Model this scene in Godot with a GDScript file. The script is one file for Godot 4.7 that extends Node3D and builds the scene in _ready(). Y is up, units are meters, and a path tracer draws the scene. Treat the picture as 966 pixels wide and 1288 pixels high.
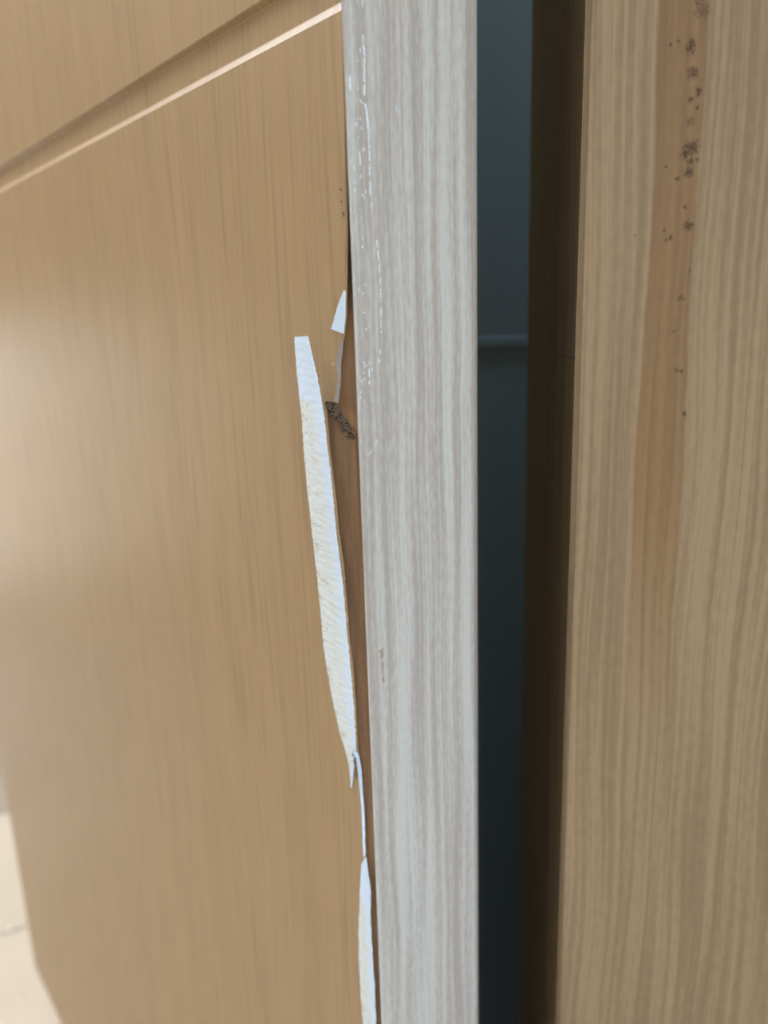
extends Node3D
# A door standing ajar, seen from close to its leading edge. The door's leading corner
# is the line x = 0, z = 0: its face looks along -x, its edge along +z, y is up.

const CAM_AT := Vector3(-0.15813, 0.851257, 0.213314)
const FWD := Vector3(0.639508, 0, -0.768784)     # into the doorway, level
const RGT := Vector3(0.768784, 0, 0.639508)      # along the wall of the doorway
const DOOR_W := 0.7862
const DOOR_T := 0.0612
const DOOR_H := 2.03
const DOOR_Y := 0.004

var noise := FastNoiseLite.new()
var rng := RandomNumberGenerator.new()
var M := {}

# ---------------------------------------------------------------- helpers

func V2(a: float, b: float) -> Vector2:
	return Vector2(a, b) * 0.001

func room(a: float, y: float, b: float) -> Vector3:      # metres right of, above, and ahead of the standing point
	return Vector3(CAM_AT.x, 0, CAM_AT.z) + RGT * a + FWD * b + Vector3(0, y, 0)

func begin() -> SurfaceTool:
	var st := SurfaceTool.new()
	st.begin(Mesh.PRIMITIVE_TRIANGLES)
	return st

func tri(st: SurfaceTool, p: Array, uv: Array, n: Vector3, smooth := false) -> void:
	# front faces run clockwise: turn the corners so that the face looks along n
	var g: Vector3 = (p[2] - p[0]).cross(p[1] - p[0])
	var order := [0, 1, 2] if g.dot(n) >= 0 else [0, 2, 1]
	st.set_smooth_group(0 if smooth else 4294967295)
	for k in order:
		st.set_uv(uv[k])
		st.add_vertex(p[k])

func quad(st: SurfaceTool, a: Vector3, b: Vector3, c: Vector3, d: Vector3, n: Vector3, ua := Vector2.ZERO, ub := Vector2.RIGHT, uc := Vector2.ONE, ud := Vector2.DOWN, smooth := false) -> void:
	tri(st, [a, b, c], [ua, ub, uc], n, smooth)
	tri(st, [a, c, d], [ua, uc, ud], n, smooth)

func commit(called: String, st: SurfaceTool, mat: Material, parent: Node = self) -> MeshInstance3D:
	st.generate_normals()
	var o := MeshInstance3D.new()
	o.name = called
	o.mesh = st.commit()
	o.material_override = mat
	o.cast_shadow = GeometryInstance3D.SHADOW_CASTING_SETTING_ON
	parent.add_child(o, true)
	return o

func box(st: SurfaceTool, lo: Vector3, hi: Vector3, bev := 0.0, xf := Transform3D()) -> void:
	# a box with chamfered edges, in the axes of xf; uv in metres
	var c := (lo + hi) / 2
	var h := (hi - lo) / 2
	var faces := [[Vector3.RIGHT, Vector3.UP, Vector3.BACK], [Vector3.UP, Vector3.BACK, Vector3.RIGHT], [Vector3.BACK, Vector3.RIGHT, Vector3.UP]]
	for f in faces:
		var n: Vector3 = f[0]
		var s: Vector3 = f[1]
		var t: Vector3 = f[2]
		var hn := absf(h.dot(n))
		var hs := absf(h.dot(s))
		var ht := absf(h.dot(t))
		for sg in [-1.0, 1.0]:
			var q := []
			var uv := []
			for e in [[-1, -1], [1, -1], [1, 1], [-1, 1]]:
				var p: Vector3 = c + n * hn * sg + s * (hs - bev) * e[0] + t * (ht - bev) * e[1]
				q.append(xf * p)
				var flat := Vector2(p.x, p.y) if n == Vector3.BACK else Vector2(p.z, p.y) if n == Vector3.RIGHT else Vector2(p.x, p.z)
				uv.append(flat)
			quad(st, q[0], q[1], q[2], q[3], xf.basis * (n * sg), uv[0], uv[1], uv[2], uv[3])
			if bev > 0:
				for sg2 in [-1.0, 1.0]:      # the chamfer between the faces n and s
					var r := []
					var ru := []
					for e in [[0, -1], [1, -1], [1, 1], [0, 1]]:
						var p: Vector3 = c + t * (ht - bev) * e[1] + n * sg * (hn - bev * e[0]) + s * sg2 * (hs - bev * (1 - e[0]))
						r.append(xf * p)
						ru.append(Vector2(p.x + p.z, p.y))
					quad(st, r[0], r[1], r[2], r[3], xf.basis * (n * sg + s * sg2), ru[0], ru[1], ru[2], ru[3])
		if bev > 0 and n == Vector3.RIGHT:
			for sx in [-1.0, 1.0]:
				for sy in [-1.0, 1.0]:
					for sz in [-1.0, 1.0]:
						var sgn := Vector3(sx, sy, sz)
						var k := [c + (h - Vector3(0, bev, bev)) * sgn, c + (h - Vector3(bev, 0, bev)) * sgn, c + (h - Vector3(bev, bev, 0)) * sgn]
						tri(st, [xf * k[0], xf * k[1], xf * k[2]], [Vector2.ZERO, Vector2.ZERO, Vector2.ZERO], xf.basis * sgn)

func tag(o: Node, label: String, category: String, kind := "", group := "") -> void:
	o.set_meta("label", label)
	o.set_meta("category", category)
	if kind:
		o.set_meta("kind", kind)
	if group:
		o.set_meta("group", group)

func room_axes(at := Vector3.ZERO) -> Transform3D:
	return Transform3D(Basis(RGT, Vector3.UP, -FWD), at)

func resample(pts: Array, n: int) -> Array:       # n + 1 points evenly along a polyline, by height
	var out := []
	var total := 0.0
	for i in pts.size() - 1:
		total += pts[i].distance_to(pts[i + 1])
	var i := 0
	var passed := 0.0
	for k in n + 1:
		var want := total * k / n
		while i < pts.size() - 2 and passed + pts[i].distance_to(pts[i + 1]) < want:
			passed += pts[i].distance_to(pts[i + 1])
			i += 1
		var l: float = pts[i].distance_to(pts[i + 1])
		out.append(pts[i].lerp(pts[i + 1], clampf((want - passed) / maxf(l, 1e-9), 0, 1)))
	return out

func at_height(pts: Array, y: float) -> float:     # z of a polyline that runs downwards, at a height
	for i in pts.size() - 1:
		var a: Vector2 = pts[i]
		var b: Vector2 = pts[i + 1]
		if y <= a.y and y >= b.y and a.y - b.y > 1e-6:
			return lerpf(a.x, b.x, (a.y - y) / (a.y - b.y))
	return pts[0].x if y > pts[0].y else pts[-1].x

# ---------------------------------------------------------------- textures

func n2(x: float, y: float, off := 0.0) -> float:
	return noise.get_noise_2d(x + off, y + off * 0.37)

func paint(w: int, h: int, pixel: Callable) -> ImageTexture:
	var data := PackedByteArray()
	data.resize(w * h * 3)
	var k := 0
	for j in h:
		for i in w:
			var c: Color = pixel.call(i, j)
			data[k] = clampi(int(c.r * 255.0 + 0.5), 0, 255)
			data[k + 1] = clampi(int(c.g * 255.0 + 0.5), 0, 255)
			data[k + 2] = clampi(int(c.b * 255.0 + 0.5), 0, 255)
			k += 3
	return ImageTexture.create_from_image(Image.create_from_data(w, h, false, Image.FORMAT_RGB8, data))

func std(albedo: Color, rough: float, tex: Texture2D = null) -> StandardMaterial3D:
	var m := StandardMaterial3D.new()
	m.albedo_color = albedo
	m.roughness = rough
	if tex:
		m.albedo_texture = tex
	return m

func make_materials() -> void:
	noise.noise_type = FastNoiseLite.TYPE_SIMPLEX_SMOOTH
	noise.frequency = 1.0
	noise.fractal_type = FastNoiseLite.FRACTAL_NONE
	noise.seed = 7
	# tan wood-print laminate of the door face: 0.8 m by 1.05 m, straight upright grain
	var face_tex := paint(2048, 640, func(i: int, j: int) -> Color:
		var x := i / 2048.0 * 800.0                       # mm
		var y := j / 640.0 * 1050.0
		var wx := x + n2(x * 0.01, y * 0.004, 3.0) * 3.0
		var stripe := n2(wx * 0.36, y * 0.006, 11.0) * 0.7 + n2(wx * 0.75, y * 0.011, 17.0) * 0.4
		var fine := n2(wx * 1.1, y * 0.02, 31.0)
		var broad := n2(wx * 0.035, y * 0.0012, 51.0)
		var speck := n2(x * 1.6, y * 0.35, 71.0)
		var line := smoothstep(-0.1, 0.75, stripe)
		var v := 1.02 - line * 0.095 * (0.75 + 0.5 * n2(x * 0.05, y * 0.02, 27.0)) + fine * 0.03 + broad * 0.016 + speck * 0.018
		return Color(0.648 * v, 0.54 * v, 0.392 * v))
	M.face = std(Color.WHITE, 0.45, face_tex)
	M.face.metallic_specular = 0.42
	# greyish wood-print band on the leading edge: 64 mm by 512 mm
	var edge_tex := paint(384, 1024, func(i: int, j: int) -> Color:
		var x := i / 384.0 * 64.0
		var y := j / 1024.0 * 512.0
		var wx := x + n2(x * 0.05, y * 0.012, 4.0) * 0.9
		var band := n2(wx * 0.15, y * 0.0025, 12.0)
		var mid := n2(wx * 0.5, y * 0.008, 33.0)
		var fine := n2(wx * 1.6, y * 0.03, 57.0)
		var cloud := n2(x * 0.5, y * 0.16, 77.0)
		var v := smoothstep(-0.85, 0.8, band * 0.75 + mid * 0.42 + fine * 0.16 + cloud * 0.26)
		var pore := smoothstep(0.62, 0.85, n2(x * 2.2, y * 0.5, 91.0)) * 0.06
		return Color(0.665, 0.635, 0.60).lerp(Color(0.775, 0.785, 0.76), v) * (1.0 - pore))
	M.edge = std(Color.WHITE, 0.38, edge_tex)
	# post: warm wood print with a browner streak and dark specks of dirt, 320 mm by 640 mm (y 0.4 to 1.04)
	var spots := []
	for s in [[35.4, 935.7, 1.5, 1.6], [37.2, 951.0, 2.2, 0.7], [38.5, 946.5, 2.6, 0.5], [36.6, 927.5, 1.9, 0.9], [39.1, 921.5, 1.0, 1.6], [38.9, 916.5, 0.7, 0.9],
			[36.6, 912.0, 1.6, 0.5], [37.6, 903.5, 2.6, 1.1], [35.6, 901.5, 1.6, 0.9], [37.2, 895.5, 1.7, 1.0], [33.4, 893.5, 0.9, 1.0], [36.8, 884.0, 0.8, 0.9],
			[38.2, 877.5, 1.9, 0.9], [32.2, 873.5, 0.9, 1.0], [30.6, 873.0, 0.6, 0.8], [29.6, 876.0, 0.6, 0.7], [39.9, 862.0, 0.7, 0.5], [37.4, 852.5, 1.4, 0.6],
			[35.4, 840.5, 0.7, 0.7], [28.5, 936.5, 0.6, 1.0], [31.0, 937.5, 0.6, 0.7], [36.5, 919.0, 1.0, 0.8], [37.5, 899.0, 1.3, 0.9], [40.0, 899.5, 0.8, 0.6],
			[41.2, 809.2, 0.75, 2.2], [37.2, 826.0, 0.9, 0.6], [39.0, 825.6, 0.7, 0.9], [27.4, 957.5, 0.7, 0.8], [29.2, 897.5, 0.6, 0.8], [19.2, 875.0, 0.6, 0.5]]:
		spots.append([s[0], s[1], s[2], s[3]])
	var post_tex := paint(1024, 1280, func(i: int, j: int) -> Color:
		var x := i / 1024.0 * 320.0
		var y := 1040.0 - j / 1280.0 * 640.0
		var wx := x + n2(x * 0.025, y * 0.007, 5.0) * 2.2
		var band := n2(wx * 0.24, y * 0.0028, 14.0)
		var mid := n2(wx * 0.62, y * 0.006, 35.0)
		var fine := n2(wx * 1.4, y * 0.03, 58.0)
		var cloud := n2(x * 0.35, y * 0.12, 79.0)
		var v := smoothstep(-0.8, 0.8, band * 0.75 + mid * 0.42 + fine * 0.14 + cloud * 0.24)
		var c := Color(0.52, 0.44, 0.33).lerp(Color(0.61, 0.522, 0.40), v)
		# the browner streak in the print, thinning out downwards
		var l := 24.6 + n2(1.0, y * 0.02, 6.0) * 0.6 
		var r := 39.2 + (951.0 - y) * 0.016 + n2(9.0, y * 0.02, 8.0) * 0.7
		var s := smoothstep(l - 0.5, l + 0.5, wx) * (1.0 - smoothstep(r - 0.6, r + 0.6, wx)) * smoothstep(640.0, 800.0, y)
		c = c.lerp(Color(0.515, 0.405, 0.275) * (0.94 + 0.10 * v), s * 0.9)
		for p in spots:
			var dx: float = (x - p[0]) / p[2]
			var dy: float = (y - p[1]) / (p[2] * (1.0 if p[3] < 1.2 else 1.7))
			var d := dx * dx + dy * dy
			if d < 4.0:
				var k := (1.0 - smoothstep(0.25, 1.3, sqrt(d) + n2(x * 0.7, y * 0.7, 17.0) * 0.5)) * minf(1.0, p[3]) * 0.62
				c = c.lerp(Color(0.2, 0.145, 0.09), k)
		return c)
	M.post = std(Color.WHITE, 0.62, post_tex)
	M.post.metallic_specular = 0.3
	# bare brown board under the laminate: 60 mm by 600 mm
	var core_tex := paint(192, 1024, func(i: int, j: int) -> Color:
		var x := i / 192.0 * 60.0
		var y := j / 1024.0 * 600.0
		var a := n2(x * 0.3, y * 0.03, 15.0) + 0.6 * n2(x * 1.1, y * 0.3, 36.0) + 0.5 * n2(x * 2.4, y * 1.2, 59.0)
		var upper := smoothstep(214.0, 220.0, y) * smoothstep(345.0, 339.0, y)      # the upper layer of the board is browner than the one torn open below
		return Color(0.58, 0.455, 0.335).lerp(Color(0.51, 0.385, 0.26), upper) * (1.0 + a * 0.085))
	M.core = std(Color.WHITE, 0.85, core_tex)
	# white back of the laminate with yellowed glue left on it: 16 mm by 180 mm
	var back_tex := paint(128, 1024, func(i: int, j: int) -> Color:
		var u := i / 128.0
		var y := j / 1024.0 * 180.0
		var glue := smoothstep(21.0, 24.0, y + n2(u * 5.0, y * 0.4, 21.0) * 1.5) * smoothstep(1.0, 0.55, u + smoothstep(60.0, 10.0, y) * 0.15 + n2(u * 2.0, y * 0.15, 24.0) * 0.12)
		var ripple := n2(u * 5.0, y * 0.9, 41.0) * 0.5 + n2(u * 12.0, y * 1.8, 43.0) * 0.5
		var c := Color(0.85, 0.92, 0.985)
		c = c.lerp(Color(0.88, 0.90, 0.87), glue * (0.75 + 0.5 * ripple))
		var dirt := smoothstep(0.2, 0.65, n2(u * 2.2, y * 0.16, 61.0) * 0.6 + n2(u * 6.0, y * 0.9, 63.0) * 0.45) * glue * smoothstep(0.8, 0.2, u)
		c = c.lerp(Color(0.70, 0.62, 0.48), dirt * 0.45)
		var dot := smoothstep(0.86, 0.94, n2(u * 7.0, y * 0.9, 66.0)) * glue
		return c.lerp(Color(0.38, 0.3, 0.2), dot * 0.7))
	M.back = std(Color.WHITE, 0.55, back_tex)
	M.white = std(Color(0.85, 0.92, 0.98), 0.5)
	M.lip = std(Color(0.60, 0.57, 0.54), 0.8)
	M.fibre = std(Color(0.5, 0.44, 0.37), 0.9)
	M.fibre_dark = std(Color(0.3, 0.25, 0.2), 0.95)
	M.glue = std(Color(0.86, 0.9, 0.92), 0.12)
	M.glue_thin = std(Color(0.68, 0.63, 0.57), 0.25)
	M.tile_tex = paint(512, 512, func(i: int, j: int) -> Color:
		var x := i / 512.0
		var y := j / 512.0
		var a := n2(x * 3.0, y * 3.0, 19.0) * 0.5 + n2(x * 9.0, y * 9.0, 29.0) * 0.3 + n2(x * 60.0, y * 60.0, 39.0) * 0.2
		return Color(0.74, 0.69, 0.61) * (1.0 + a * 0.035))
	M.tile = std(Color.WHITE, 0.35, M.tile_tex)
	M.tile_shaded = std(Color(0.78, 0.77, 0.76), 0.35, M.tile_tex)  # same tile darkened: shade on the far floor put into the colour
	M.grout = std(Color(0.56, 0.54, 0.5), 0.9)
	M.wall = std(Color(0.66, 0.615, 0.55), 0.9)
	M.wall_grey = std(Color(0.40, 0.44, 0.455), 0.9)
	M.ceiling = std(Color(0.9, 0.89, 0.87), 0.9)
	M.frame = std(Color(0.88, 0.88, 0.87), 0.4)
	M.lamp = std(Color(0.9, 0.9, 0.9), 0.5)
	M.lamp.emission_enabled = true
	M.lamp.emission = Color(0.915, 0.96, 1.0)
	M.lamp.emission_energy_multiplier = 3.0
	M.added_lamp_cool = M.lamp.duplicate()
	M.added_lamp_cool.emission = Color(0.75, 0.9, 1.0)
	M.chip = std(Color(0.9, 0.86, 0.78), 0.7)

# ---------------------------------------------------------------- the door

# where the laminate of the face ends, from top to bottom (z, y in mm): torn away from the leading corner
func face_border() -> Array:
	return [V2(-1.3, 2034), V2(-1.24, 943.08), V2(-1.39, 930.19), V2(-2.04, 910.25), V2(-3.15, 889.43), V2(-4.0, 874.97), V2(-5.05, 863.83), V2(-6.31, 849.77),
		V2(-7.76, 844.01), V2(-9.9, 839.2), V2(-11.44, 835.92), V2(-12.16, 832.91), V2(-11.4, 831.02), V2(-11.7, 828.6), V2(-12.25, 825.75), V2(-14.26, 820.61), V2(-20.37, 820.5), V2(-20.83, 816.71),
		V2(-20.33, 804.84), V2(-17.83, 785.84), V2(-16.66, 771.73), V2(-14.7, 760.69), V2(-13.23, 732.01), V2(-11.88, 721.93), V2(-10.95, 705.5), V2(-10.9, 685.8),
		V2(-9.67, 677.58), V2(-9.08, 670.38), V2(-8.27, 660.69), V2(-8.43, 638.4), V2(-6.9, 625.51), V2(-7.2, 589.75), V2(-7.72, 552.5), V2(-7.4, 400), V2(-5.0, 300), V2(-2.0, 200), V2(-1.0, 120), V2(-1.0, 0)]

func face_uv(z: float, y: float) -> Vector2:
	return Vector2((z + 0.8) / 0.8, (1.05 - y) / 1.05)

const SKIN := 0.0012

func build_face(door: Node3D) -> void:
	var border := face_border()
	# the face in section, (x, y) from the top: flat, a square-cut groove across the door, flat
	var prof := [Vector2(0, DOOR_Y + DOOR_H), Vector2(0, 0.9545), Vector2(0.0003, 0.9541), Vector2(0.0022, 0.9531), Vector2(0.0025, 0.9526), Vector2(0.0025, 0.9424), Vector2(0.0023, 0.9419), Vector2(0.0005, 0.9394), Vector2(0, 0.9388), Vector2(0, DOOR_Y)]
	var rows := []                              # [x, y, z of the border]
	for i in prof.size() - 1:
		var a: Vector2 = prof[i]
		var b: Vector2 = prof[i + 1]
		rows.append([a.x, a.y, at_height(border, a.y)])
		if i == prof.size() - 2:
			for k in range(2, border.size() - 1):
				if border[k].y < a.y - 0.0005 and border[k].y > b.y + 0.0005:
					rows.append([0.0, border[k].y, border[k].x])
	rows.append([0.0, DOOR_Y, at_height(border, DOOR_Y)])
	var st := begin()
	for i in rows.size() - 1:
		var r = rows[i]
		var s = rows[i + 1]
		var n := Vector3(-1, 0, 0)
		var zs := [-DOOR_W, -0.45, -0.2, -0.08, -0.03]
		for k in 5:
			var z0: float = zs[k]
			var z1r: float = zs[k + 1] if k < 4 else r[2]
			var z1s: float = zs[k + 1] if k < 4 else s[2]
			quad(st, Vector3(r[0], r[1], z0), Vector3(r[0], r[1], z1r), Vector3(s[0], s[1], z1s), Vector3(s[0], s[1], z0), n,
				face_uv(z0, r[1]), face_uv(z1r, r[1]), face_uv(z1s, s[1]), face_uv(z0, s[1]))
		# the thickness of the laminate along its border
		quad(st, Vector3(r[0], r[1], r[2]), Vector3(s[0], s[1], s[2]), Vector3(s[0] + SKIN, s[1], s[2]), Vector3(r[0] + SKIN, r[1], r[2]), Vector3(-0.2, 0, 1),
			face_uv(r[2], r[1]), face_uv(s[2], s[1]), face_uv(s[2], s[1]), face_uv(r[2], r[1]))
	commit("face_laminate", st, M.face, door)

func build_core(door: Node3D) -> void:
	# the body of the door behind its laminates
	var st := begin()
	box(st, Vector3(0.0068, DOOR_Y + 0.001, -DOOR_W + 0.001), Vector3(DOOR_T - 0.0012, DOOR_Y + DOOR_H - 0.001, -0.0092))
	commit("core", st, M.core, door)
	# the bare board along the torn border: a shallow step at the top, torn deeper below the ragged tear
	st = begin()
	var y0 := 0.30
	var y1 := 0.9385
	var ny := 420
	var nz := 30
	var P := []
	for j in ny + 1:
		var line := []
		var y := y1 - (y1 - y0) * j / ny
		for i in nz + 1:
			var z := -0.034 + (0.034 - 0.0003) * i / nz
			var tear := 0.8217 + (z + 0.0222) * -0.63 + n2(z * 420.0, 3.0, 2.0) * 0.0007      # the ragged line falls towards the corner
			var deep := smoothstep(0.0006, -0.0008, y - tear) * smoothstep(0.55, 0.72, y)
			var x := SKIN + deep * 0.0007
			x += n2(z * 300.0, y * 60.0, 1.0) * 0.00008 + n2(z * 900.0, y * 500.0, 9.0) * 0.00004
			x += smoothstep(0.842, 0.868, y) * 0.0028                                            # a tight joint higher up
			line.append(Vector3(x, y, z))
		P.append(line)
	for j in ny:
		for i in nz:
			var a: Vector3 = P[j][i]
			var b: Vector3 = P[j][i + 1]
			var c: Vector3 = P[j + 1][i + 1]
			var d: Vector3 = P[j + 1][i]
			quad(st, a, b, c, d, Vector3(-1, 0, 0), Vector2(a.z / 0.06, a.y / 0.6), Vector2(b.z / 0.06, b.y / 0.6), Vector2(c.z / 0.06, c.y / 0.6), Vector2(d.z / 0.06, d.y / 0.6), true)
	var o := commit("exposed_board", st, M.core, door)
	o.set_meta("label", "bare brown board showing where the laminate tore off")
	# back laminate and far edge band
	st = begin()
	box(st, Vector3(DOOR_T - 0.0012, DOOR_Y, -DOOR_W), Vector3(DOOR_T, DOOR_Y + DOOR_H, -0.0085))
	commit("back_laminate", st, M.post, door)
	st = begin()
	box(st, Vector3(0.0003, DOOR_Y, -DOOR_W - 0.0008), Vector3(DOOR_T, DOOR_Y + DOOR_H, -DOOR_W + 0.001))
	commit("rear_edge_band", st, M.edge, door)

func build_edge(door: Node3D) -> void:
	var r := 0.0085
	var prof := [Vector2(0.0, -0.0011), Vector2(0.00005, -0.0002), Vector2(0.0003, 0.0)]
	for k in 5:
		prof.append(Vector2(0.002 + (DOOR_T - r - 0.002) * k / 4.0, 0.0))
	for k in range(1, 9):
		var a := PI / 2 * k / 8.0
		prof.append(Vector2(DOOR_T - r + sin(a) * r, -r + cos(a) * r))
	var st := begin()
	var ys := []
	for k in 13:
		ys.append(DOOR_Y + DOOR_H * k / 12.0)
	var run := 0.0
	for i in prof.size() - 1:
		var a: Vector2 = prof[i]
		var b: Vector2 = prof[i + 1]
		var l := a.distance_to(b)
		for k in 12:
			var n := Vector3(-(b.y - a.y), 0, b.x - a.x)
			quad(st, Vector3(a.x, ys[k], a.y), Vector3(b.x, ys[k], b.y), Vector3(b.x, ys[k + 1], b.y), Vector3(a.x, ys[k + 1], a.y), n,
				Vector2(run / 0.064, -ys[k] / 0.512), Vector2((run + l) / 0.064, -ys[k] / 0.512), Vector2((run + l) / 0.064, -ys[k + 1] / 0.512), Vector2(run / 0.064, -ys[k + 1] / 0.512), i > 1)
		run += l
	var o := commit("edge_band", st, M.edge, door)
	o.set_meta("label", "pale greyish wood-print band on the leading edge")

func ribbon(called: String, left: Array, right: Array, lift_l: Array, lift_r: Array, thick: float, bulge: float, n: int, mat: Material, door: Node3D, ragged := 0.0) -> MeshInstance3D:
	# a curled tongue of laminate: borders in (z, y), lifts in metres off the face at evenly spaced stations
	var L := resample(left, n)
	var R := resample(right, n)
	var m := 8
	var front := []
	var back := []
	for j in n + 1:
		var t := float(j) / n
		var fl := sample(lift_l, t)
		var fr := sample(lift_r, t)
		var row := []
		var rb := []
		for i in m + 1:
			var s := float(i) / m
			var p: Vector2 = L[j].lerp(R[j], s)
			if i == 0 or i == m:
				p.x += n2(float(j) / n * 108.0, i * 3.0, 13.0) * ragged * (0.35 if i == 0 else 1.0)
			var w: float = L[j].distance_to(R[j])
			var x := -lerpf(fl, fr, s) - sin(PI * s) * bulge * w + n2(s * 3.0, t * 75.0, 23.0) * 0.00014
			row.append(Vector3(x - thick, p.y, p.x))
			rb.append(Vector3(x, p.y, p.x))
		front.append(row)
		back.append(rb)
	var st := begin()
	for j in n:
		for i in m:
			var ua := Vector2(float(i) / m, float(j) / n)
			var ub := Vector2(float(i + 1) / m, float(j) / n)
			var uc := Vector2(float(i + 1) / m, float(j + 1) / n)
			var ud := Vector2(float(i) / m, float(j + 1) / n)
			quad(st, front[j][i], front[j][i + 1], front[j + 1][i + 1], front[j + 1][i], Vector3(-1, 0, 0), ua, ub, uc, ud, true)
			quad(st, back[j][i], back[j][i + 1], back[j + 1][i + 1], back[j + 1][i], Vector3(1, 0, 0), ua, ub, uc, ud, true)
		quad(st, front[j][0], front[j + 1][0], back[j + 1][0], back[j][0], Vector3(0, 0, -1), Vector2(0, float(j) / n), Vector2(0, float(j + 1) / n), Vector2(0, float(j + 1) / n), Vector2(0, float(j) / n))
		quad(st, front[j][m], front[j + 1][m], back[j + 1][m], back[j][m], Vector3(0, 0, 1), Vector2(1, float(j) / n), Vector2(1, float(j + 1) / n), Vector2(1, float(j + 1) / n), Vector2(1, float(j) / n))
	for i in m:
		quad(st, front[0][i], front[0][i + 1], back[0][i + 1], back[0][i], Vector3(0, 1, 0))
		quad(st, front[n][i], front[n][i + 1], back[n][i + 1], back[n][i], Vector3(0, -1, 0))
	return commit(called, st, mat, door)

func sample(a: Array, t: float) -> float:
	var k := clampf(t, 0, 1) * (a.size() - 1)
	var i := mini(int(k), a.size() - 2)
	return lerpf(a[i], a[i + 1], k - i)

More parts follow.
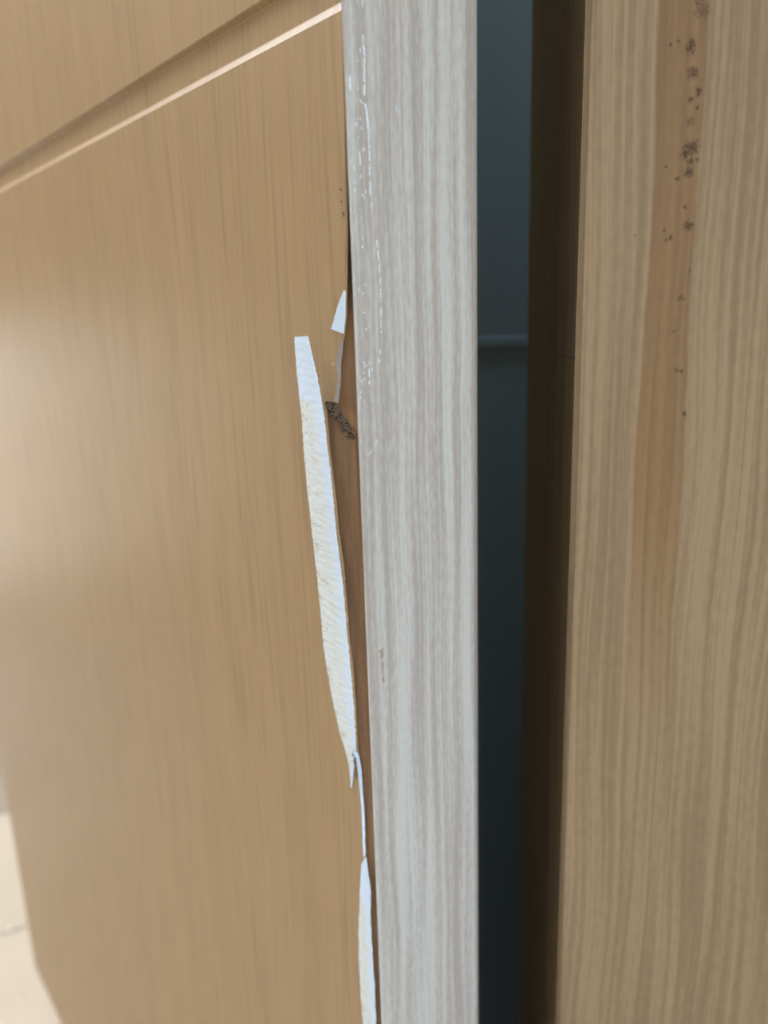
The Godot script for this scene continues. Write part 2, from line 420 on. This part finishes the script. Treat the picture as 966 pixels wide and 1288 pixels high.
func build_damage(door: Node3D) -> void:
	# the long tongue peeled off the corner and folded over the face, white back outwards
	var l := [V2(-28.15, 843.08), V2(-29.09, 828.97), V2(-28.55, 814.51), V2(-29.42, 798.28), V2(-29.4, 787.25), V2(-29.01, 769.7), V2(-28.14, 751.75), V2(-27.77, 729.42), V2(-27.57, 721.93), V2(-25.63, 711.51), V2(-23.38, 700.06), V2(-20.19, 689.31), V2(-15.86, 680.53), V2(-14.9, 674.37), V2(-14.6, 667.2)]
	var r := [V2(-19.95, 843.41), V2(-16.66, 829.53), V2(-14.38, 816.55), V2(-13.69, 800.3), V2(-13.23, 789.8), V2(-13.04, 772.99), V2(-11.67, 755.95), V2(-11.32, 734.61), V2(-10.79, 727.58), V2(-10.3, 717.12), V2(-9.85, 705.48), V2(-9.75, 693.83), V2(-10.01, 684.29), V2(-12.6, 674.97), V2(-14.2, 667.3)]
	var lift := [0.00588, 0.0049, 0.0042, 0.0034, 0.0026, 0.0019, 0.0013, 0.0009, 0.0006, 0.00036, 0.00015]
	var o := ribbon("peeled_strip", l, r, lift, lift, 0.0004, 0.02, 260, M.back, door, 0.0003)
	o.set_meta("label", "long white-backed tongue of laminate peeled over the face")
	o = ribbon("peeled_flap", [V2(-5.03, 858.0), V2(-8.03, 852.43), V2(-11.39, 845.53)], [V2(-4.5, 857.6), V2(-5.28, 849.51), V2(-6.42, 844.03)], [0.0004, 0.0012, 0.0016], [0.0002, 0.0003, 0.0004], 0.0004, 0.02, 12, M.white, door)
	o.set_meta("label", "small white triangular flap above the tear")
	o = ribbon("peeled_strip", [V2(-6.78, 639.41), V2(-9.34, 634.49), V2(-10.92, 622.38), V2(-12.43, 608.45), V2(-13.34, 598.61), V2(-13.72, 584.88), V2(-13.65, 566.11), V2(-12.77, 548.81), V2(-12.24, 530.8), V2(-11.0, 500.0), V2(-9.0, 460.0)],
		[V2(-6.51, 639.37), V2(-5.65, 634.25), V2(-4.25, 628.31), V2(-4.84, 613.33), V2(-4.88, 604.3), V2(-4.52, 591.41), V2(-3.93, 573.54), V2(-4.52, 555.47), V2(-4.67, 537.28), V2(-5.0, 500.0), V2(-7.0, 460.0)],
		[0.0004, 0.0008, 0.0008, 0.0006], [0.0003, 0.0004, 0.0004, 0.0004], 0.0004, 0.03, 70, M.back, door, 0.0005)
	o.set_meta("label", "lower white-backed strip curling off the corner")
	# torn lips of the laminate, sloping down to the board
	for lip in [[[V2(-7.76, 844.01), V2(-9.9, 839.2), V2(-11.44, 835.92), V2(-12.16, 832.91), V2(-11.4, 831.02), V2(-12.25, 825.75), V2(-14.26, 820.61)], [V2(-8.3, 843.95), V2(-9.5, 839.0), V2(-10.1, 836.0), V2(-10.6, 833.69), V2(-11.0, 830.94), V2(-12.0, 825.65), V2(-13.2, 820.0)], M.lip],
			[[V2(-10.82, 684.11), V2(-9.67, 677.58), V2(-9.08, 670.38), V2(-8.27, 660.69), V2(-8.43, 638.4)], [V2(-10.3, 684.6), V2(-8.3, 678.09), V2(-8.4, 670.65), V2(-7.75, 660.86), V2(-8.1, 638.38)], M.white]]:
		var st := begin()
		var A := resample(lip[0], 24)
		var B := resample(lip[1], 24)
		for j in 24:
			var q := []
			for k in [j, j + 1]:
				q.append(Vector3(-0.0002, A[k].y, A[k].x - 0.0001))
				q.append(Vector3(SKIN - 0.0002 if lip[2] == M.lip else 0.0002, B[k].y, B[k].x + n2(k * 0.8, 1.0, 7.0) * 0.0003))
			quad(st, q[0], q[1], q[3], q[2], Vector3(-1, 0, 1))
			quad(st, q[0] + Vector3(0.0005, 0, 0), q[1] + Vector3(0.0005, 0, 0), q[3] + Vector3(0.0005, 0, 0), q[2] + Vector3(0.0005, 0, 0), Vector3(1, 0, -1))
		commit("torn_lip", st, lip[2], door)
	# ragged board fibres standing up along the tear
	var line := [V2(-20.9, 822.2), V2(-19.0, 820.4), V2(-16.83, 819.18), V2(-13.97, 817.98), V2(-12.21, 815.57), V2(-9.95, 813.51), V2(-7.21, 811.79), V2(-5.2, 810.6)]
	var pts := resample(line, 60)
	for pass_ in 2:
		var st := begin()
		for k in (170 if pass_ == 0 else 130):
			var c: Vector2 = pts[rng.randi_range(0, 60)]
			var z := c.x + rng.randf_range(-0.0011, 0.0011)
			var y := c.y + rng.randf_range(-0.0034, 0.0012)
			var along := Vector3(rng.randf_range(-0.8, 0.1), rng.randf_range(-1, 0.5), rng.randf_range(-0.9, 0.9)).normalized() * rng.randf_range(0.0006, 0.0022)
			var p := Vector3(SKIN + 0.0004 - rng.randf_range(0.0, 0.0008) - (0.0003 if pass_ == 1 else 0.0), y, z)
			splinter(st, p, along, rng.randf_range(0.00018, 0.0004))
		var o2 := commit("torn_fibres", st, M.fibre_dark if pass_ == 0 else M.fibre, door)
		o2.set_meta("kind", "stuff")
	# a few loose fibres on the strip's border and by its root
	var st := begin()
	for f in [[-13.0, 771.5, 0.5, 0.2], [-11.6, 756.5, 0.9, -0.4], [-10.7, 741.0, 0.9, -1.2], [-10.2, 700.5, 0.8, 0.3], [-9.9, 698.0, 0.9, -0.6], [-9.9, 684.0, 1.0, 1.0], [-9.0, 681.0, 0.9, -1.0], [-30.2, 826.0, -1.1, -0.6], [-11.6, 833.5, -1.4, 0.9]]:
		splinter(st, Vector3(-0.001, f[1] * 0.001, f[0] * 0.001), Vector3(-0.0006, f[3] * 0.001, f[2] * 0.001) * 1.2, 0.00016)
	commit("loose_fibres", st, M.chip, door).set_meta("kind", "stuff")
	st = begin()
	for k in 46:
		var t := rng.randf()
		var c := Vector2(-10.9, 684.6).lerp(Vector2(-9.2, 675.0), t) + Vector2(rng.randf_range(-0.8, 0.5), rng.randf_range(-1.0, 1.0))
		splinter(st, Vector3(-0.0010 + rng.randf_range(-0.0003, 0.0004), c.y * 0.001, c.x * 0.001), Vector3(rng.randf_range(-0.4, 0.1), rng.randf_range(-1, 1), rng.randf_range(-0.6, 0.6)).normalized() * rng.randf_range(0.0005, 0.0013), 0.00022)
	commit("torn_fibres", st, M.fibre_dark, door).set_meta("kind", "stuff")
	# pale flecks of paper left on the bare board
	st = begin()
	for f in [[-14.0, 785.5, 0.9, 1.6], [-14.6, 775.0, 0.5, 1.5], [-13.7, 769.0, 0.5, 1.0], [-15.0, 800.0, 0.35, 4.5], [-9.0, 742.0, 0.3, 0.6]]:
		blob(st, Vector3(SKIN + 0.0010, f[1] * 0.001, f[0] * 0.001), Vector3(0.0003, f[3] * 0.001, f[2] * 0.0006), 0.45)
	commit("paper_flecks", st, M.lip, door).set_meta("kind", "stuff")
	# small dark chips knocked out of the laminate's border higher up
	st = begin()
	for f in [[-5.3, 889.0, 0.3, 0.4], [-5.1, 885.4, 0.26, 0.35], [-4.2, 881.5, 0.14, 1.0]]:
		blob(st, Vector3(0.0, f[1] * 0.001, f[0] * 0.001), Vector3(0.00025, f[3] * 0.001, f[2] * 0.001), 0.4)
	commit("dirt_specks", st, M.fibre_dark, door).set_meta("kind", "stuff")

func splinter(st: SurfaceTool, p: Vector3, along: Vector3, w: float) -> void:
	var s := along.cross(Vector3(0.3, 0.5, 0.8)).normalized() * w
	var t := along.cross(s).normalized() * w
	var tip := p + along
	var ring := [p + s, p - s * 0.5 + t * 0.87, p - s * 0.5 - t * 0.87]
	for k in 3:
		var a: Vector3 = ring[k]
		var b: Vector3 = ring[(k + 1) % 3]
		tri(st, [a, b, tip], [Vector2.ZERO, Vector2.RIGHT, Vector2.ONE], (a + b) / 2 - p)
	tri(st, [ring[0], ring[1], ring[2]], [Vector2.ZERO, Vector2.RIGHT, Vector2.ONE], -along)

func blob(st: SurfaceTool, c: Vector3, r: Vector3, rough := 0.2) -> void:
	# a small uneven bead, half sunk in what it sits on
	var nu := 10
	var nv := 6
	var at := func(i: int, j: int) -> Vector3:
		var a := TAU * (i % nu) / nu
		var b := PI * j / nv - PI / 2
		var d := Vector3(cos(b) * cos(a), sin(b), cos(b) * sin(a))
		var k := 1.0 + n2(d.x * 1.3 + c.y * 900.0, d.y * 1.3 + d.z * 1.7 + c.x * 700.0, 3.0) * rough
		return c + d * r * k
	for i in nu:
		for j in nv:
			var q := [at.call(i, j), at.call(i + 1, j), at.call(i + 1, j + 1), at.call(i, j + 1)]
			var n: Vector3 = (q[0] + q[1] + q[2] + q[3]) / 4 - c
			quad(st, q[0], q[1], q[2], q[3], n, Vector2.ZERO, Vector2.RIGHT, Vector2.ONE, Vector2.DOWN, true)

func build_glue(door: Node3D) -> void:
	# a dribble of dried clear glue down the pale edge, broken into beads
	var trail := [V2(7.0, 955), V2(7.3, 945), V2(6.99, 932.07), V2(7.41, 927.7), V2(6.93, 920.9), V2(6.83, 915.22), V2(7.57, 910.71), V2(7.89, 903.77), V2(7.85, 895.51), V2(7.8, 887.1), V2(8.69, 877.36), V2(9.81, 872.42), V2(10.56, 866.14), V2(10.87, 857.18), V2(10.5, 844.13)]
	var pts := resample(trail, 230)
	var st := begin()
	for k in 231:
		var p: Vector2 = pts[k]
		var g := n2(k * 0.11, 2.0, 5.0) + n2(k * 0.45, 4.0, 6.0) * 0.6
		if p.y > 0.905 and p.y < 0.928 and g > -0.5 or g > 0.05:
			var w := 0.00042 if p.y > 0.905 and p.y < 0.93 else 0.00028
			blob(st, Vector3(p.x + rng.randf_range(-1, 1) * 0.00012, p.y, 0.0), Vector3(w, rng.randf_range(0.0003, 0.0006), 0.00022), 0.3)
	for k in 60:                                    # specks scattered beside it, by the corner
		var y := rng.randf_range(0.82, 0.955)
		blob(st, Vector3(rng.randf_range(0.0006, 0.0062), y, 0.0), Vector3(rng.randf_range(0.00012, 0.0003), rng.randf_range(0.0002, 0.0007), 0.00012), 0.3)
	for b in [[9.9, 837.6, 0.45, 0.9], [9.2, 834.6, 0.4, 1.0], [5.2, 834.0, 0.35, 0.9], [4.8, 830.8, 0.5, 2.0], [4.7, 827.6, 0.45, 1.0], [2.9, 833.5, 0.3, 1.4], [2.6, 831.2, 0.35, 0.7], [1.5, 828.3, 0.4, 0.8], [1.0, 824.6, 0.25, 0.6],
			[5.7, 821.6, 0.6, 0.3], [5.5, 820.3, 0.3, 0.25], [5.0, 813.4, 0.35, 0.3], [7.2, 807.2, 0.4, 0.9], [6.5, 805.9, 0.35, 0.6], [4.6, 804.4, 0.5, 0.6], [3.9, 803.6, 0.4, 0.5], [3.1, 802.9, 0.5, 0.5], [0.5, 808.4, 0.35, 0.3], [19.4, 914.0, 0.3, 1.2], [20.4, 913.0, 0.25, 0.6],
			[4.2, 897.5, 0.4, 2.4], [1.4, 920.0, 0.7, 1.0], [1.4, 918.0, 0.7, 1.2], [7.6, 951.0, 0.4, 0.8], [5.7, 928.6, 0.4, 0.8]]:
		blob(st, Vector3(b[0] * 0.001, b[1] * 0.001, 0.0), Vector3(b[2] * 0.0007, b[3] * 0.00085, 0.00024), 0.35)
	var o := commit("glue_dribble", st, M.glue, door)
	o.set_meta("kind", "stuff")
	o.set_meta("label", "dribbled beads of dried clear glue on the pale edge")
	st = begin()
	for b in [[5.9, 729.3, 1.3, 0.7], [6.3, 727.5, 1.0, 1.6], [6.2, 722.5, 0.7, 3.4], [6.4, 717.5, 0.6, 1.6]]:
		blob(st, Vector3(b[0] * 0.001, b[1] * 0.001, -0.00005), Vector3(b[2] * 0.001, b[3] * 0.001, 0.00016), 0.5)
	commit("glue_smear", st, M.glue_thin, door).set_meta("kind", "stuff")

func build_door() -> void:
	var door := Node3D.new()
	door.name = "door_1"
	add_child(door, true)
	tag(door, "tan wood-grain door with a pale edge, a crosswise groove and laminate peeling off its corner", "door", "structure")
	build_face(door)
	build_edge(door)
	build_core(door)
	build_damage(door)
	build_glue(door)

# ---------------------------------------------------------------- the place

const A0 := -1.7
const A1 := 1.9
const B0 := -2.1
const B1 := 2.3
const HIGH := 2.6
const POST_A := 0.0660763
const POST_B := 0.3029777

func slab(called: String, lo: Vector3, hi: Vector3, mat: Material, label: String, category: String) -> MeshInstance3D:
	# a box in the axes of the room: a to the right, y up, b ahead
	var st := begin()
	box(st, Vector3(lo.x, lo.y, -hi.z), Vector3(hi.x, hi.y, -lo.z), 0.0, room_axes(room(0, 0, 0)))
	var o := commit(called, st, mat)
	tag(o, label, category, "structure")
	return o

func wall_with_window(called: String, sideways: bool, at: float, w0: float, w1: float, y0: float, y1: float, label: String, number: int, wlabel: String) -> void:
	# a wall 0.15 m thick with one window opening between w0 and w1: the left wall (sideways) at a = at, or the back wall at b = at
	var xf := room_axes(room(0, 0, 0))
	var piece := func(st: SurfaceTool, p: Array, inset: float, bev: float) -> void:
		if sideways:
			box(st, Vector3(at - 0.15 + inset, p[2], -p[1]), Vector3(at - inset, p[3], -p[0]), bev, xf)
		else:
			box(st, Vector3(p[0], p[2], -at + inset), Vector3(p[1], p[3], -at + 0.15 - inset), bev, xf)
	var e0 := (B0 if sideways else A0) - 0.15
	var e1 := (B1 if sideways else A1) + 0.15
	var st := begin()
	for p in [[e0, w0, -0.02, HIGH], [w1, e1, -0.02, HIGH], [w0, w1, -0.02, y0], [w0, w1, y1, HIGH]]:
		piece.call(st, p, 0.0, 0.0)
	tag(commit(called, st, M.wall), label, "wall", "structure")
	var win := Node3D.new()
	win.name = "window_%d" % number
	add_child(win, true)
	tag(win, wlabel, "window", "structure")
	st = begin()
	var f := 0.05
	for p in [[w0, w0 + f, y0, y1], [w1 - f, w1, y0, y1], [w0 + f, w1 - f, y0, y0 + f], [w0 + f, w1 - f, y1 - f, y1], [(w0 + w1) / 2 - 0.025, (w0 + w1) / 2 + 0.025, y0 + f, y1 - f]]:
		piece.call(st, p, 0.045, 0.003)
	commit("window_frame", st, M.frame, win)

func build_room() -> void:
	# floor: a slab of grout with square tiles set on it, laid a little askew to the door
	var floor_ := slab("floor", Vector3(A0 - 0.15, -0.12, B0 - 0.15), Vector3(A1 + 0.15, -0.003, B1 + 0.15), M.grout, "cream tiled floor beyond and below the door", "floor")
	var ex := Vector3(0.9796, 0, 0.2008)              # along the joints
	var ez := Vector3(0.2008, 0, -0.9796)
	var joint := Vector3(0.01696, 0, -0.8756)         # a point on the joint behind the door
	var pitch := 0.315
	var variants := []
	for k in 3:
		var m: StandardMaterial3D = M.tile.duplicate()
		m.albedo_color = [Color(1, 1, 1), Color(0.985, 0.985, 0.98), Color(0.97, 0.975, 0.975)][k]
		m.uv1_offset = Vector3(0.31 * k, 0.17 * k, 0)
		variants.append(m)
	var st := begin()
	box(st, Vector3(-pitch / 2 + 0.0018, -0.008, -pitch / 2 + 0.0018), Vector3(pitch / 2 - 0.0018, 0.0, pitch / 2 - 0.0018), 0.0012)
	st.generate_normals()
	var tile_mesh := st.commit()
	for j in range(-9, 9):
		for i in range(-9, 10):
			var c := joint + ez * pitch * (j + 0.5) + ex * pitch * (i + 0.3)
			var rel := c - room(0, 0, 0)
			var a := rel.dot(RGT)
			var b := rel.dot(FWD)
			if a < A0 - 0.02 or a > A1 + 0.02 or b < B0 - 0.02 or b > B1 + 0.02:
				continue
			var t := MeshInstance3D.new()
			t.name = "tile"
			t.mesh = tile_mesh
			t.material_override = variants[rng.randi_range(0, 2)] if j < 1 else M.tile_shaded
			t.transform = Transform3D(Basis(ex, Vector3.UP, -ez), c)
			floor_.add_child(t, true)
	slab("ceiling", Vector3(A0 - 0.15, HIGH, B0 - 0.15), Vector3(A1 + 0.15, HIGH + 0.12, B1 + 0.15), M.ceiling, "plain white ceiling above the door", "ceiling")
	slab("wall_front", Vector3(A0, -0.02, B1), Vector3(A1, HIGH, B1 + 0.15), M.wall, "beige wall far beyond the door", "wall")
	wall_with_window("wall_left", true, A0, 1.3, 2.15, 0.06, 0.9, "beige wall with a tall window left of the door", 1, "tall window lighting the tan face of the door")
	wall_with_window("wall_back", false, B0, 0.05, 1.45, 0.6, 2.25, "beige wall opposite the doorway, with a window", 2, "window lighting the pale edge of the door")
	slab("wall_right", Vector3(A1, -0.02, B0 - 0.15), Vector3(A1 + 0.15, HIGH, B1 + 0.15), M.wall, "plain beige wall on the right", "wall")
	# right of the gap: the post of the doorway and the wall it is fixed to
	st = begin()
	box(st, Vector3(0, 0, -0.118), Vector3(0.32, HIGH, 0), 0.0015, room_axes(room(POST_A, 0, POST_B)))
	var m2: StandardMaterial3D = M.post
	m2.uv1_scale = Vector3(1.0 / 0.32, -1.0 / 0.64, 1)
	m2.uv1_offset = Vector3(0, 1.04 / 0.64, 0)
	var post := commit("trim_1", st, M.post)
	for p in [[0.0, 0.8312], [0.8315, HIGH]]:      # the lining of the reveal: two boards of the same wood, one on the other
		st = begin()
		box(st, Vector3(-0.0004, p[0], -0.118), Vector3(0.0002, p[1], -0.0018), 0.0001, room_axes(room(POST_A, 0, POST_B)))
		commit("lining_board", st, M.post, post)
	tag(post, "wood-grain doorway post right of the dark gap, with a brown streak and dark specks", "door post", "structure")
	slab("wall_inner", Vector3(POST_A + 0.32, -0.02, POST_B + 0.02), Vector3(A1, HIGH, POST_B + 0.10), M.wall, "wall beside the doorway post", "wall")
	# the grey partition seen through the gap
	var part := slab("wall_partition", Vector3(-0.205, -0.02, 0.60), Vector3(A1, HIGH, 0.70), M.wall_grey, "blue-grey wall seen in the gap between door and post", "wall")
	st = begin()
	box(st, Vector3(-0.16, 0.822, -0.6), Vector3(A1, 0.829, -0.599), 0.0004, room_axes(room(0, 0, 0)))
	commit("rail", st, M.wall_grey, part)
	lamp("ceiling_lamp", room(-1.3, HIGH, 1.0), Vector3(0.8, 0.04, 0.8), M.lamp, Color(0.95, 0.965, 1.0), 6.9, "square cool white ceiling lamp lighting the face of the door")
	lamp("added_gap_lamp", room(0.42, 1.42, 0.565), Vector3(0.4, 0.03, 0.05), M.added_lamp_cool, Color(0.76, 0.88, 1.0), 0.75, "added unseen cool strip lamp washing the grey wall behind the door")  # unseen lamp, added to make the blue-grey fade down the gap
	# crumbs on the floor
	st = begin()
	blob(st, Vector3(-0.01, 0.001, -0.8825), Vector3(0.0035, 0.003, 0.003), 0.4)
	tag(commit("plaster_crumb", st, M.chip), "tiny pale crumb lying on the floor joint left of the door", "crumb")
	st = begin()
	blob(st, Vector3(-0.0237, 0.0003, -0.7532), Vector3(0.002, 0.0007, 0.0013), 0.5)
	tag(commit("dirt_speck", st, M.grout), "small grey speck on the cream tile left of the door's foot", "speck")

func lamp(called: String, at: Vector3, size: Vector3, glow: Material, color: Color, energy: float, label: String) -> void:
	# a flat lamp whose underside glows, its top at that point
	var o := Node3D.new()
	o.name = called
	add_child(o, true)
	o.transform = room_axes(at)
	tag(o, label, "lamp")
	var st := begin()
	box(st, Vector3(-size.x / 2, -size.y, -size.z / 2), Vector3(size.x / 2, 0, size.z / 2), 0.004)
	commit("housing", st, M.frame, o)
	st = begin()
	box(st, Vector3(-size.x / 2 + 0.008, -size.y - 0.003, -size.z / 2 + 0.008), Vector3(size.x / 2 - 0.008, -size.y, size.z / 2 - 0.008), 0.001)
	commit("diffuser", st, glow, o)
	var l := AreaLight3D.new()
	l.name = called + "_light"
	l.area_size = Vector2(size.x - 0.016, size.z - 0.016)
	l.light_color = color
	l.light_energy = energy
	l.area_range = 8.0
	l.area_attenuation = 2.0
	l.shadow_enabled = true
	l.transform = Transform3D(Basis(Vector3.RIGHT, -PI / 2), Vector3(0, -size.y - 0.006, 0))
	o.add_child(l)

func _ready() -> void:
	rng.seed = 20
	# camera
	var cam := Camera3D.new()
	cam.name = "camera"
	cam.fov = rad_to_deg(2.0 * atan(644.0 / 978.0))
	cam.near = 0.02
	cam.far = 50.0
	add_child(cam)
	cam.transform = Transform3D(Basis(Vector3(0.781411, -0.030777, 0.623257), Vector3(0.178492, 0.968076, -0.17598), Vector3(-0.597944, 0.248759, 0.761959)).orthonormalized(), CAM_AT)
	var lens := CameraAttributesPhysical.new()
	lens.frustum_focal_length = 18.43                # with Godot's 24 mm gate this is the field of view above
	lens.exposure_aperture = 4.5
	lens.frustum_focus_distance = 0.272
	cam.attributes = lens
	cam.current = true
	# sky: an overcast, slightly blue day
	var env := Environment.new()
	env.background_mode = Environment.BG_SKY
	var sky_mat := ProceduralSkyMaterial.new()
	sky_mat.sky_top_color = Color(0.86, 0.92, 1.0)
	sky_mat.sky_horizon_color = Color(0.93, 0.96, 1.0)
	sky_mat.ground_bottom_color = Color(0.55, 0.53, 0.5)
	sky_mat.ground_horizon_color = Color(0.7, 0.7, 0.7)
	sky_mat.sky_energy_multiplier = 1.0
	var sky := Sky.new()
	sky.sky_material = sky_mat
	env.sky = sky
	env.background_energy_multiplier = 12.0
	env.tonemap_mode = Environment.TONE_MAPPER_LINEAR
	env.tonemap_exposure = 1.06
	env.sdfgi_enabled = true
	env.ssao_enabled = true
	env.ssil_enabled = true
	var we := WorldEnvironment.new()
	we.name = "world"
	we.environment = env
	add_child(we)
	make_materials()
	build_room()
	build_door()
